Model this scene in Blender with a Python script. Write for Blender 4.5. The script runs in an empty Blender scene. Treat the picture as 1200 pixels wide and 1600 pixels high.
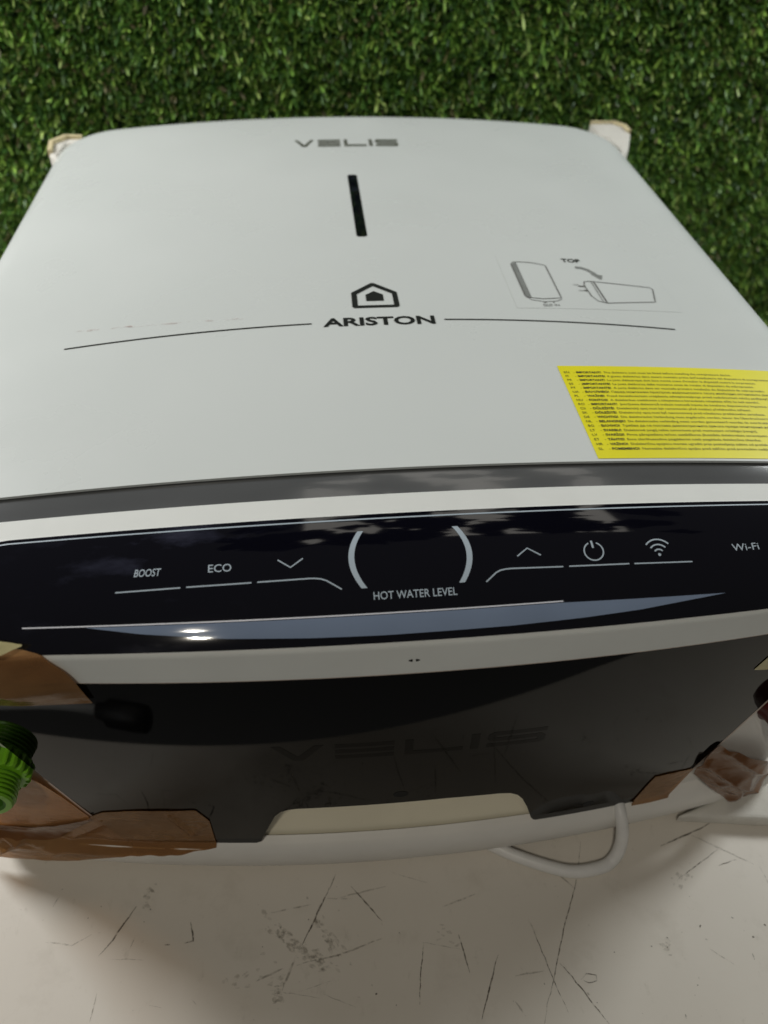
import bpy, bmesh, math, random
import numpy as np
from math import radians, sin, cos, pi
from mathutils import Vector, Matrix, noise

sc = bpy.context.scene
col = sc.collection
random.seed(7); rng = np.random.default_rng(11)

# ------------------------------------------------------------------ camera
RIGHT = Vector((0.9953148, -0.0939943, 0.0226615))
DOWN = Vector((-0.0505651, -0.7057972, -0.7066070))
FWD = Vector((0.0824115, 0.7021506, -0.7072432))
CAM = Vector((-0.03842, -0.25760, 0.47127))
cd = bpy.data.cameras.new("camera"); cam = bpy.data.objects.new("camera", cd); col.objects.link(cam)
cam.matrix_world = Matrix(((RIGHT.x, -DOWN.x, -FWD.x, CAM.x), (RIGHT.y, -DOWN.y, -FWD.y, CAM.y),
                           (RIGHT.z, -DOWN.z, -FWD.z, CAM.z), (0, 0, 0, 1)))
cd.sensor_fit = 'VERTICAL'; cd.sensor_height = 34.6; cd.lens = 34.6 * 1180 / 1600
cd.clip_start = 0.01; cd.clip_end = 100
cd.dof.use_dof = True; cd.dof.focus_distance = 0.37; cd.dof.aperture_fstop = 6.8
sc.camera = cam

# ------------------------------------------------------------------ light
w = bpy.data.worlds.new("World"); sc.world = w; w.use_nodes = True
bg = w.node_tree.nodes["Background"]
bg.inputs[0].default_value = (0.95, 0.93, 0.88, 1); bg.inputs[1].default_value = 0.07

def area(name, loc, target, sx, sy, power, colr):
    l = bpy.data.lights.new(name, 'AREA'); l.shape = 'RECTANGLE'; l.size = sx; l.size_y = sy
    l.energy = power; l.color = colr
    o = bpy.data.objects.new(name, l); col.objects.link(o)
    o.location = loc
    o.rotation_euler = (Vector(target) - Vector(loc)).to_track_quat('-Z', 'Y').to_euler()
    return o
area("lamp", (-0.86, 0.47, 0.76), (-.1, .1, .15), .28, .28, 9.4, (1, 1, .985))
area("lamp", (1.00, 0.47, 0.78), (.1, .1, .15), .30, .30, 7.7, (.96, 1, .995))
area("tube_light", (-0.72, -1.30, 2.5), (0, .2, .2), .06, .016, 7.0, (1, .93, .80))
area("tube_light", (-0.72, -1.50, 2.5), (0, .2, .2), .06, .016, 7.0, (1, .93, .80))
area("added_reflection_lamp", (0.52, 1.02, 2.45), (0.52, 1.02, 0), 1.4, 1.05, 8.0, (1, .95, .86))  # unseen lamp, added for the pale reflection along the glossy panel top

sc.view_settings.view_transform = 'Standard'; sc.view_settings.look = 'None'
sc.view_settings.gamma = 1; sc.view_settings.use_curve_mapping = False
sc.view_settings.exposure = 0
sc.cycles.max_bounces = 8; sc.cycles.transparent_max_bounces = 12
sc.cycles.use_denoising = True

# ------------------------------------------------------------------ materials
class NT:
    def __init__(s, name):
        s.m = bpy.data.materials.new(name); s.m.use_nodes = True
        s.t = s.m.node_tree; s.b = s.t.nodes["Principled BSDF"]; s.out = s.t.nodes["Material Output"]
    def n(s, kind, **kw):
        x = s.t.nodes.new(kind)
        for k, v in kw.items(): setattr(x, k, v)
        return x
    def l(s, a, b): s.t.links.new(a, b)
    def noise(s, scale, detail=4, rough=.5, vec=None, stretch=None):
        tc = s.n('ShaderNodeTexCoord'); v = tc.outputs['Object']
        if stretch:
            mp = s.n('ShaderNodeMapping'); mp.inputs['Scale'].default_value = stretch
            if len(stretch) == 3: s.l(v, mp.inputs[0]); v = mp.outputs[0]
        t = s.n('ShaderNodeTexNoise'); t.inputs['Scale'].default_value = scale
        t.inputs['Detail'].default_value = detail; t.inputs['Roughness'].default_value = rough
        s.l(v, t.inputs['Vector']); return t.outputs['Fac']
    def ramp(s, fac, stops):
        r = s.n('ShaderNodeValToRGB'); e = r.color_ramp.elements
        while len(e) < len(stops): e.new(.5)
        for el, (p, c) in zip(e, stops):
            el.position = p; el.color = (*c, 1) if len(c) == 3 else c
        s.l(fac, r.inputs[0]); return r.outputs[0]
    def rampf(s, fac, a, b, v0, v1):
        r = s.n('ShaderNodeMapRange'); r.inputs[1].default_value = a; r.inputs[2].default_value = b
        r.inputs[3].default_value = v0; r.inputs[4].default_value = v1; s.l(fac, r.inputs[0]); return r.outputs[0]
    def mixc(s, fac, a, b):
        x = s.n('ShaderNodeMix', data_type='RGBA')
        if hasattr(fac, 'links'): s.l(fac, x.inputs[0])
        else: x.inputs[0].default_value = fac
        for i, c in ((6, a), (7, b)):
            if hasattr(c, 'links'): s.l(c, x.inputs[i])
            else: x.inputs[i].default_value = (*c, 1)
        return x.outputs[2]
    def bump(s, h, strength, dist=.001):
        b = s.n('ShaderNodeBump'); b.inputs['Strength'].default_value = strength; b.inputs['Distance'].default_value = dist
        s.l(h, b.inputs['Height']); s.l(b.outputs[0], s.b.inputs['Normal'])

def simple(name, c, rough=.5, metal=0., spec=.5, coat=0., var=.06, scale=60, bump=0.):
    m = NT(name)
    f = m.noise(scale, 5)
    m.l(m.ramp(f, [(.3, tuple(v * (1 - var) for v in c)), (.7, tuple(min(1, v * (1 + var)) for v in c))]), m.b.inputs['Base Color'])
    m.l(m.rampf(m.noise(scale * .4, 6), .3, .7, max(0, rough * .85), min(1, rough * 1.2)), m.b.inputs['Roughness'])
    m.b.inputs['Metallic'].default_value = metal; m.b.inputs['Specular IOR Level'].default_value = spec
    m.b.inputs['Coat Weight'].default_value = coat
    if bump: m.bump(m.noise(scale * 8, 3), bump, .0005)
    return m.m

M = {}
def cover_mat():
    m = NT('white_enamel')
    big = m.ramp(m.noise(5, 3), [(.3, (.575, .605, .590)), (.7, (.605, .633, .618))])
    spk = m.n('ShaderNodeTexVoronoi'); tc = m.n('ShaderNodeTexCoord'); m.l(tc.outputs['Object'], spk.inputs['Vector']); spk.inputs['Scale'].default_value = 45
    dirt = m.rampf(spk.outputs['Distance'], .012, .03, .35, 0)
    m.l(m.mixc(dirt, big, (.45, .42, .36)), m.b.inputs['Base Color'])
    m.l(m.rampf(m.noise(14, 6), .3, .7, .24, .38), m.b.inputs['Roughness'])
    m.bump(m.noise(900, 2), .04, .0004)
    return m.m
M['cover'] = cover_mat()
M['plastic'] = simple('white_plastic', (.86, .885, .86), .38, var=.03, scale=30, bump=.05)
M['casing'] = simple('casing_plastic', (.74, .72, .68), .45, var=.04, scale=25, bump=.05)
M['pocket'] = simple('brightened_cream', (.90, .84, .66), .45, var=.03, scale=25, bump=.05)  # brightness of the recess put into a paler cream than the casing
M['grey'] = simple('grey_gloss', (.085, .088, .09), .14, var=.1, scale=20, coat=.3)

def glass_mat(name, base, smear, r0=.02, spec=.5):
    m = NT(name)
    f = m.noise(38, 7, .62, stretch=(.6, 1.6, 1.6)); g = m.noise(7, 2)
    mul = m.n('ShaderNodeMath', operation='MULTIPLY'); m.l(m.rampf(f, .52, .75, 0, 1), mul.inputs[0]); m.l(m.rampf(g, .5, .66, 0, 1), mul.inputs[1])
    m.l(m.mixc(mul.outputs[0], base, smear), m.b.inputs['Base Color'])
    m.l(m.rampf(mul.outputs[0], 0, 1, r0, .35), m.b.inputs['Roughness'])
    m.b.inputs['Specular IOR Level'].default_value = spec
    return m.m
M['glass'] = glass_mat('black_glass', (.003, .003, .006), (.03, .032, .055), .045)
M['dark'] = glass_mat('dark_gloss_panel', (.002, .002, .002), (.004, .004, .004), .03, .175)
M['dark_print'] = simple('dark_matte_print', (.002, .002, .002), .05, spec=.10)
M['print'] = simple('pale_print', (.38, .45, .51), .5, var=.03)
M['highlight_white'] = simple('highlight_white', (.75, .76, .82), .4, var=.03)  # white of the painted crease highlight
M['black_print'] = simple('black_print', (.012, .014, .013), .35, var=.1)
M['grey_print'] = simple('grey_print', (.13, .13, .125), .5, var=.15, scale=300)
M['faint_print'] = simple('faint_print', (.20, .21, .20), .5, var=.1, scale=300)
M['chrome_print'] = simple('chrome_print', (.20, .21, .17), .3, metal=.5, var=.15, scale=200)
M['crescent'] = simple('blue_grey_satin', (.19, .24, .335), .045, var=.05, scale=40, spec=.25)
M['label'] = simple('yellow_label', (.74, .68, .010), .42, var=.03, scale=40)
M['label_ink'] = simple('label_ink', (.05, .045, .008), .6)
M['film'] = simple('sticker_film', (.585, .60, .585), .45, var=.02)
M['hole'] = simple('hole_black', (.004, .004, .004), .8)
M['green'] = simple('green_plastic', (.20, .50, .02), .38, var=.1, scale=60)
M['darkgreen'] = simple('green_bore', (.05, .16, .012), .6, var=.1)
M['red'] = simple('red_plastic', (.075, .004, .004), .3, var=.3, scale=80, bump=.3)
M['foam'] = simple('foam', (.62, .60, .55), .85, var=.05, scale=120, bump=.6)
M['foam_edge'] = simple('foam_yellowed', (.58, .50, .30), .85, var=.12, scale=90, bump=.6)
M['cable'] = simple('cable_white', (.74, .73, .71), .4, var=.06, scale=60)
M['cable_grey'] = simple('cable_grey', (.62, .62, .60), .5)
M['rubber'] = simple('black_rubber', (.01, .01, .01), .5)
M['edge'] = simple('panel_edge', (.62, .52, .45), .5)

def tape_mat(name, c, alpha, rough=.16, pale=(.5, .42, .25)):
    m = NT(name)
    f = m.noise(55, 4)
    m.l(m.ramp(f, [(.35, c), (.7, tuple(v * 1.25 for v in c))]), m.b.inputs['Base Color'])
    m.b.inputs['Roughness'].default_value = rough; m.b.inputs['Coat Weight'].default_value = .1; m.b.inputs['Specular IOR Level'].default_value = .35
    a1 = m.n('ShaderNodeMath', operation='MULTIPLY_ADD'); a1.inputs[1].default_value = .35
    m.l(m.noise(150, 4, .6, stretch=(.35, 1, 1.6)), a1.inputs[0]); m.l(m.noise(28, 3, .5), a1.inputs[2])
    m.bump(a1.outputs[0], .6, .0025)
    tr = m.n('ShaderNodeBsdfTransparent'); tr.inputs[0].default_value = (.84, .58, .32, 1)
    mx = m.n('ShaderNodeMixShader')
    m.l(m.rampf(m.noise(22, 3), .35, .65, alpha - .08, alpha + .08), mx.inputs[0])
    m.l(tr.outputs[0], mx.inputs[1]); m.l(m.b.outputs[0], mx.inputs[2]); m.l(mx.outputs[0], m.out.inputs[0])
    return m.m
M['tape'] = tape_mat('brown_tape', (.31, .175, .075), .58, .12)
M['tape_thin'] = tape_mat('brown_tape_single', (.56, .31, .13), .5, .25)
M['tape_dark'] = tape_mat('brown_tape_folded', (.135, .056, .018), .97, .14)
M['tape_pale'] = tape_mat('pale_tape_back', (.62, .56, .30), .9, .25)

def table_mat():
    m = NT('white_laminate')
    base = m.ramp(m.noise(6, 5, .6), [(.3, (.655, .605, .53)), (.7, (.715, .67, .60))])
    st = m.rampf(m.noise(26, 8, .7), .55, .75, 0, .22)
    c1 = m.mixc(st, base, (.34, .29, .22))
    sp = m.rampf(m.noise(210, 3, .6), .70, .78, 0, .5)
    c2 = m.mixc(sp, c1, (.22, .19, .14))
    sm = m.rampf(m.noise(90, 8, .75, stretch=(1, .5, 1)), .60, .72, 0, .28)
    m.l(m.mixc(sm, c2, (.30, .27, .2)), m.b.inputs['Base Color'])
    m.l(m.rampf(m.noise(18, 6), .3, .7, .34, .55), m.b.inputs['Roughness'])
    m.bump(m.noise(400, 4), .06, .0004)
    return m.m
M['table'] = table_mat()
def scratch_mat(name, c, lo, hi):
    m = NT(name)
    m.b.inputs['Base Color'].default_value = (*c, 1); m.b.inputs['Roughness'].default_value = .8
    tr = m.n('ShaderNodeBsdfTransparent'); mx = m.n('ShaderNodeMixShader')
    m.l(m.rampf(m.noise(420, 3, .6), .35, .62, lo, hi), mx.inputs[0])
    m.l(tr.outputs[0], mx.inputs[1]); m.l(m.b.outputs[0], mx.inputs[2]); m.l(mx.outputs[0], m.out.inputs[0])
    return m.m
M['scratch'] = scratch_mat('deep_scratch', (.10, .08, .056), .08, .85)
M['scratch_faint'] = scratch_mat('faint_scratch', (.19, .16, .12), .0, .38)
M['smudge'] = scratch_mat('dirt_smudge', (.24, .21, .15), .0, .22)
M['scuff'] = scratch_mat('scuff', (.42, .25, .22), .0, .35)

def turf_mat():
    m = NT('turf_blade')
    a = m.n('ShaderNodeAttribute'); a.attribute_name = 'blade'
    m.l(a.outputs['Color'], m.b.inputs['Base Color']); m.b.inputs['Roughness'].default_value = .42
    m.b.inputs['Specular IOR Level'].default_value = .4
    tl = m.n('ShaderNodeBsdfTranslucent'); m.l(a.outputs['Color'], tl.inputs[0])
    mx = m.n('ShaderNodeMixShader'); mx.inputs[0].default_value = .22
    m.l(m.b.outputs[0], mx.inputs[1]); m.l(tl.outputs[0], mx.inputs[2]); m.l(mx.outputs[0], m.out.inputs[0])
    return m.m
M['turf'] = turf_mat()
M['turf_back'] = simple('turf_backing', (.006, .009, .004), 1., spec=0.)

# ------------------------------------------------------------------ helpers
def obj(name, verts, faces, mats, parent=None, smooth=True, midx=None):
    me = bpy.data.meshes.new(name); me.from_pydata([tuple(v) for v in verts], [], faces); me.update()
    for m in (mats if isinstance(mats, (list, tuple)) else [mats]): me.materials.append(m)
    if midx is not None: me.polygons.foreach_set('material_index', midx)
    if smooth: me.polygons.foreach_set('use_smooth', [True] * len(me.polygons))
    o = bpy.data.objects.new(name, me); col.objects.link(o)
    if parent: o.parent = parent
    return o
def tag(o, label=None, cat=None, group=None, kind=None):
    if label: o['label'] = label
    if cat: o['category'] = cat
    if group: o['group'] = group
    if kind: o['kind'] = kind
    return o
def autosmooth(o, ang=35):
    bm = bmesh.new(); bm.from_mesh(o.data)
    for e in bm.edges:
        if len(e.link_faces) == 2 and e.calc_face_angle(0) > radians(ang): e.smooth = False
    bm.to_mesh(o.data); bm.free()
def bevel(o, wd, seg=2, ang=40):
    b = o.modifiers.new('bevel', 'BEVEL'); b.width = wd; b.segments = seg; b.limit_method = 'ANGLE'; b.angle_limit = radians(ang)

# heater surfaces -----------------------------------------------------------
ZF, KF = .24, .222
def face(x, y, h=0.0): return Vector((x, y, ZF - KF * x * x + h))
SEG = [(.0140, 10, 10), (.0105, 20, 20), (.0595, 8, 38), (.0167, 78, 78), (.1637, 88, 88)]
_s, _y, _z = [-.02], [.02], [ZF]
_s.append(0); _y.append(0); _z.append(ZF)
for L, a, b in SEG:
    for i in range(24):
        t = radians(a + (b - a) * (i + .5) / 24)
        _s.append(_s[-1] + L / 24); _y.append(_y[-1] - L / 24 * cos(t)); _z.append(_z[-1] - L / 24 * sin(t))
_s.append(_s[-1] + .06); _y.append(_y[-1]); _z.append(_z[-1] - .06)
def cb(s): return float(np.interp(s, [0, .0245, .084, .1007, .27], [0, .05, .25, .32, .45]))
def kb(s): return float(np.interp(s, [0, .0245, .084, .1007, .27], [KF, .21, .05, .02, 0]))
def S0(x, s):
    return Vector((x, float(np.interp(s, _s, _y)) + cb(s) * x * x, float(np.interp(s, _s, _z)) - kb(s) * x * x))
def SN(x, s):
    e = .0015
    return (S0(x, s - e) - S0(x, s + e)).cross(S0(x + e, s) - S0(x - e, s)).normalized() * -1
def S(x, s, h=0.0):
    p = S0(x, s)
    return p + SN(x, s) * h if h else p

def sheet(name, F, us, v0, v1, nv, th, mats, parent=None, wr=None):
    """closed slab: F(u,v,h) surface, columns us, rows from v0(u) to v1(u); edge faces take mats[-1]"""
    nu = len(us); top, bot = [], []
    for u in us:
        a, b = v0(u), v1(u)
        for j in range(nv + 1):
            v = a + (b - a) * j / nv; hh = wr(u, v) if wr else 0
            top.append(F(u, v, hh)); bot.append(F(u, v, hh - th))
    V = top + bot; N = len(top); f, mi = [], []
    ix = lambda i, j: i * (nv + 1) + j
    for i in range(nu - 1):
        for j in range(nv):
            q = (ix(i, j), ix(i, j + 1), ix(i + 1, j + 1), ix(i + 1, j))
            f.append(q); mi.append(0); f.append(tuple(N + k for k in reversed(q))); mi.append(0)
    ring = [ix(i, 0) for i in range(nu)] + [ix(nu - 1, j) for j in range(1, nv + 1)] + [ix(i, nv) for i in range(nu - 2, -1, -1)] + [ix(0, j) for j in range(nv - 1, 0, -1)]
    em = (len(mats) - 1) if isinstance(mats, (list, tuple)) else 0
    for a, b in zip(ring, ring[1:] + ring[:1]):
        f.append((a, b, b + N, a + N)); mi.append(em)
    o = obj(name, V, f, mats, parent, True, mi)
    bm = bmesh.new(); bm.from_mesh(o.data); bmesh.ops.recalc_face_normals(bm, faces=bm.faces); bm.to_mesh(o.data); bm.free()
    autosmooth(o, 40)
    return o
def lin(a, b, n): return [a + (b - a) * i / n for i in range(n + 1)]
def pw(pts):
    X = [p[0] for p in pts]; Y = [p[1] for p in pts]
    return lambda u: float(np.interp(u, X, Y))

class Flat:
    """flat print collected in 2-D and laid on a surface F(u,v,h)"""
    def __init__(s): s.v = []; s.f = []
    def add(s, vs, fs):
        k = len(s.v); s.v += vs; s.f += [tuple(k + i for i in q) for q in fs]
    def poly(s, pts): s.add(list(pts), [tuple(range(len(pts)))])
    def stroke(s, pts, wd, closed=False, taper=False, step=.004):
        P = [Vector(p) for p in pts]
        if closed: P.append(P[0])
        Q = [P[0]]
        for a, b in zip(P, P[1:]):
            n = max(1, int((b - a).length / step))
            Q += [a.lerp(b, (i + 1) / n) for i in range(n)]
        L, R = [], []
        for i, p in enumerate(Q):
            if closed and i in (0, len(Q) - 1): d = (Q[1] - Q[0]).normalized() + (Q[-1] - Q[-2]).normalized()
            else:
                d = Vector((0, 0))
                if i > 0: d += (p - Q[i - 1]).normalized()
                if i < len(Q) - 1: d += (Q[i + 1] - p).normalized()
            d = d.normalized() if d.length > 1e-9 else Vector((1, 0))
            k = 1.0
            if taper: k = .25 + .75 * sin(pi * min(1, max(0, i / (len(Q) - 1))))
            nn = Vector((-d.y, d.x)) * wd / 2 * k
            L.append(tuple(p + nn)); R.append(tuple(p - nn))
        n = len(Q); s.add(L + R, [(i, i + 1, n + i + 1, n + i) for i in range(n - 1)])
    def text(s, body, x, y, width=None, height=None, size=1., bold=0., shear=0., align='l', flip=1):
        cu = bpy.data.curves.new('t', 'FONT'); cu.body = body; cu.size = 1; cu.offset = bold; cu.shear = shear; cu.resolution_u = 3
        o = bpy.data.objects.new('t', cu); col.objects.link(o)
        dg = bpy.context.evaluated_depsgraph_get(); me = bpy.data.meshes.new_from_object(o.evaluated_get(dg))
        vs = [(v.co.x, v.co.y) for v in me.vertices]; fs = [tuple(p.vertices) for p in me.polygons]
        bpy.data.objects.remove(o); bpy.data.curves.remove(cu); bpy.data.meshes.remove(me)
        if not vs: return 0
        x0 = min(v[0] for v in vs); x1 = max(v[0] for v in vs); y0 = 0 if height is None else min(v[1] for v in vs); y1 = max(v[1] for v in vs)
        sx = width / (x1 - x0) if width else size
        sy = height / (y1 - y0) if height else (size if size != 1. else sx)
        ox = x - (0 if align == 'l' else (x1 - x0) * sx / 2)
        s.add([(ox + (a - x0) * sx, y + flip * (b - y0) * sy) for a, b in vs], fs)
        return ox + (x1 - x0) * sx
    def build(s, name, F, h, mat, parent):
        o = obj(name, [F(u, v, h) for u, v in s.v], s.f, mat, parent, False)
        bm = bmesh.new(); bm.from_mesh(o.data)
        bmesh.ops.triangulate(bm, faces=[q for q in bm.faces if len(q.verts) > 4])
        bm.normal_update()
        bm.to_mesh(o.data); bm.free()
        return o

def tube(name, pts, r, mat, parent=None, seg=14, sub=6, caps=True):
    P = [Vector(p) for p in pts]; Q = []
    for i in range(len(P) - 1):
        p0 = P[max(0, i - 1)]; p1 = P[i]; p2 = P[i + 1]; p3 = P[min(len(P) - 1, i + 2)]
        for k in range(sub):
            t = k / sub
            Q.append(.5 * ((2 * p1) + (p2 - p0) * t + (2 * p0 - 5 * p1 + 4 * p2 - p3) * t * t + (3 * p1 - p0 - 3 * p2 + p3) * t ** 3))
    Q.append(P[-1]); V, F = [], []
    up = Vector((0, 0, 1)); prev = None
    for i, q in enumerate(Q):
        d = (Q[min(i + 1, len(Q) - 1)] - Q[max(i - 1, 0)]).normalized()
        a = (prev - d * prev.dot(d)).normalized() if prev else d.orthogonal().normalized()
        prev = a; b = d.cross(a)
        for k in range(seg):
            V.append(q + (a * cos(2 * pi * k / seg) + b * sin(2 * pi * k / seg)) * r)
    for i in range(len(Q) - 1):
        for k in range(seg):
            F.append((i * seg + k, i * seg + (k + 1) % seg, (i + 1) * seg + (k + 1) % seg, (i + 1) * seg + k))
    if caps: F += [tuple(range(seg - 1, -1, -1)), tuple(len(V) - seg + k for k in range(seg))]
    return obj(name, V, F, mat, parent)

def lathe_y(name, prof, c, mat, parent, seg=40, gear=None):
    """profile [(distance along -Y, radius)] round the axis through c; gear(ang, i) scales a radius"""
    V, F = [], []
    for i, (d, r) in enumerate(prof):
        for k in range(seg):
            a = 2 * pi * k / seg; rr = r * (gear(a, i) if gear else 1)
            V.append((c[0] + rr * cos(a), c[1] - d, c[2] + rr * sin(a)))
    for i in range(len(prof) - 1):
        for k in range(seg): F.append((i * seg + k, i * seg + (k + 1) % seg, (i + 1) * seg + (k + 1) % seg, (i + 1) * seg + k))
    o = obj(name, V, F, mat, parent); autosmooth(o, 50); return o

# ------------------------------------------------------------------ table top
tb = bmesh.new()
edge = lambda x: -.182 - .13 * x
outl = [(-.75, edge(-.75)), (.40, edge(.40)), (.40, .50), (-.75, .50)]
vt = [tb.verts.new((x, y, 0)) for x, y in outl]; vb = [tb.verts.new((x, y, -.036)) for x, y in outl]
tb.faces.new(vt); tb.faces.new(vb[::-1])
for i in range(4): tb.faces.new((vt[i - 1], vb[i - 1], vb[i], vt[i]))
bmesh.ops.recalc_face_normals(tb, faces=tb.faces)
me = bpy.data.meshes.new('table_top'); tb.to_mesh(me); tb.free(); me.materials.append(M['table'])
table = bpy.data.objects.new('table_top', me); col.objects.link(table); bevel(table, .002)
tag(table, 'white laminate table top covered in knife scratches, under the water heater', kind='structure')
TF = lambda x, y, h: Vector((x, y, h))
deep = [([(-.156, -.0991), (-.1685, -.1182), (-.1732, -.1232)], .0011), ([(-.1243, -.1103), (-.122, -.1201), (-.1269, -.1209)], .0013),
        ([(-.0448, -.0986), (-.0615, -.1277)], .0012), ([(-.0324, -.0989), (-.0157, -.1192)], .0009), ([(.0066, -.1324), (.0029, -.147), (.0006, -.1619)], .0007),
        ([(.0267, -.1299), (.0299, -.1494)], .0009), ([(.0471, -.1421), (.0325, -.1714)], .001), ([(.111, -.0851), (.1011, -.1087), (.0889, -.1297), (.0776, -.1514), (.075, -.1571), (.0687, -.168), (.0652, -.1764)], .0007),
        ([(.0689, -.1269), (.0747, -.1555), (.0791, -.1724)], .0006), ([(.0807, -.1492), (.0839, -.1536), (.0936, -.1696), (.0994, -.1794)], .0008),
        ([(.1593, -.092), (.191, -.0828), (.1972, -.0801)], .0011), ([(.1623, -.1122), (.1943, -.0969)], .0006), ([(.1907, -.1065), (.2028, -.1038)], .0006),
        ([(.1415, -.1789), (.1411, -.1809)], .0011), ([(.1904, -.1541), (.1901, -.1573)], .0008), ([(-.1378, -.1209), (-.1346, -.1209)], .0008),
        ([(-.0407, -.091), (-.0449, -.0996)], .0006), ([(.09, -.158), (.094, -.1555), (.099, -.1565), (.0985, -.1592), (.094, -.1600), (.0915, -.1585)], .0007)]
faint = [([(-.2009, -.0896), (-.2033, -.0953)], .0008), ([(-.2033, -.1136), (-.1885, -.1165), (-.1789, -.1118)], .0007), ([(-.1709, -.1412), (-.1726, -.1541)], .0007),
         ([(-.0406, -.1046), (-.0117, -.1007)], .0008), ([(-.0802, -.1094), (-.0552, -.1068)], .0008), ([(-.0648, -.1372), (-.0385, -.1339), (-.0128, -.1271)], .0009),
         ([(-.0867, -.143), (-.0718, -.1382)], .0012), ([(-.0648, -.1325), (-.0728, -.1494)], .0014), ([(.0194, -.1147), (.0403, -.1095)], .0009),
         ([(.0545, -.1531), (.0709, -.1521)], .0009), ([(.1809, -.0871), (.2123, -.1072)], .001), ([(.052, -.165), (.056, -.172)], .001), ([(.085, -.095), (.1, -.112)], .001)]
for k in range(26):
    x = random.uniform(-.26, .24); y = random.uniform(-.19, -.09); a = random.uniform(0, pi); L = random.uniform(.005, .03)
    faint.append(([(x, y), (x + L * cos(a), y + L * sin(a) * .6)], random.uniform(.0003, .0006)))
def jit(pts):
    out = []
    for a, b in zip(pts, pts[1:]):
        n = max(2, int(math.dist(a, b) / .003))
        for i in range(n):
            t = i / n; out.append((a[0] + (b[0] - a[0]) * t + random.gauss(0, .00012), a[1] + (b[1] - a[1]) * t + random.gauss(0, .00012)))
    return out + [pts[-1]]
fl = Flat()
for p, wd in deep: fl.stroke(jit(p), wd * .85, taper=True, step=.003)
tag(fl.build('scratch_marks', TF, .0001, M['scratch'], table), kind='stuff')
fl = Flat()
for p, wd in faint: fl.stroke(jit(p), wd, taper=True, step=.003)
tag(fl.build('faint_scratch_marks', TF, .0001, M['scratch_faint'], table), kind='stuff')
fl = Flat()
def blob(x, y, r, asp=1., ang=0.):
    n = 9; pts = []
    for k in range(n):
        a = 2 * pi * k / n; rr = r * random.uniform(.6, 1.25)
        u, v = rr * cos(a), rr * sin(a) * asp
        pts.append((x + u * cos(ang) - v * sin(ang), y + u * sin(ang) + v * cos(ang)))
    fl.poly(pts)
for x, y in [(-.2001, -.0862), (-.1478, -.1015), (-.0239, -.1507), (-.0221, -.1548), (-.012, -.161), (.1672, -.1449), (.1663, -.1378), (.1867, -.1352), (.1449, -.142), (.1435, -.1467), (.1945, -.146), (.0922, -.165), (-.0581, -.1031), (.1346, -.1456), (.204, -.1405)]:
    blob(x, y, random.uniform(.0004, .001), random.uniform(.4, 1), random.uniform(0, 3))
for k in range(40): blob(random.uniform(-.26, .24), random.uniform(-.2, -.085), random.uniform(.00012, .0004))
tag(fl.build('dirt_specks', TF, .00014, M['scratch'], table), kind='stuff')
fl = Flat()
for cx, cy, sx, sy, n, ang in [(-.0729, -.1211, .006, .002, 34, -.75), (-.0665, -.1275, .006, .0025, 26, -.6), (-.0752, -.1485, .002, .0045, 20, 0), (-.0461, -.1258, .008, .0018, 34, -.9), (-.0535, -.1355, .007, .002, 20, -.5), (-.0518, -.139, .002, .003, 10, 0), (-.1494, -.0941, .001, .004, 12, -.4), (.144, -.1465, .002, .003, 10, 0), (-.088, -.139, .008, .003, 12, .4), (.018, -.128, .004, .004, 8, 0), (.165, -.112, .004, .003, 10, .3)]:
    for k in range(n):
        u, v = random.gauss(0, sx), random.gauss(0, sy)
        blob(cx + u * cos(ang) - v * sin(ang), cy + u * sin(ang) + v * cos(ang), random.uniform(.0008, .0024), random.uniform(.25, .7), ang + random.uniform(-.5, .5))
tag(fl.build('dirt_smudges', TF, .00018, M['smudge'], table), kind='stuff')

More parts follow.
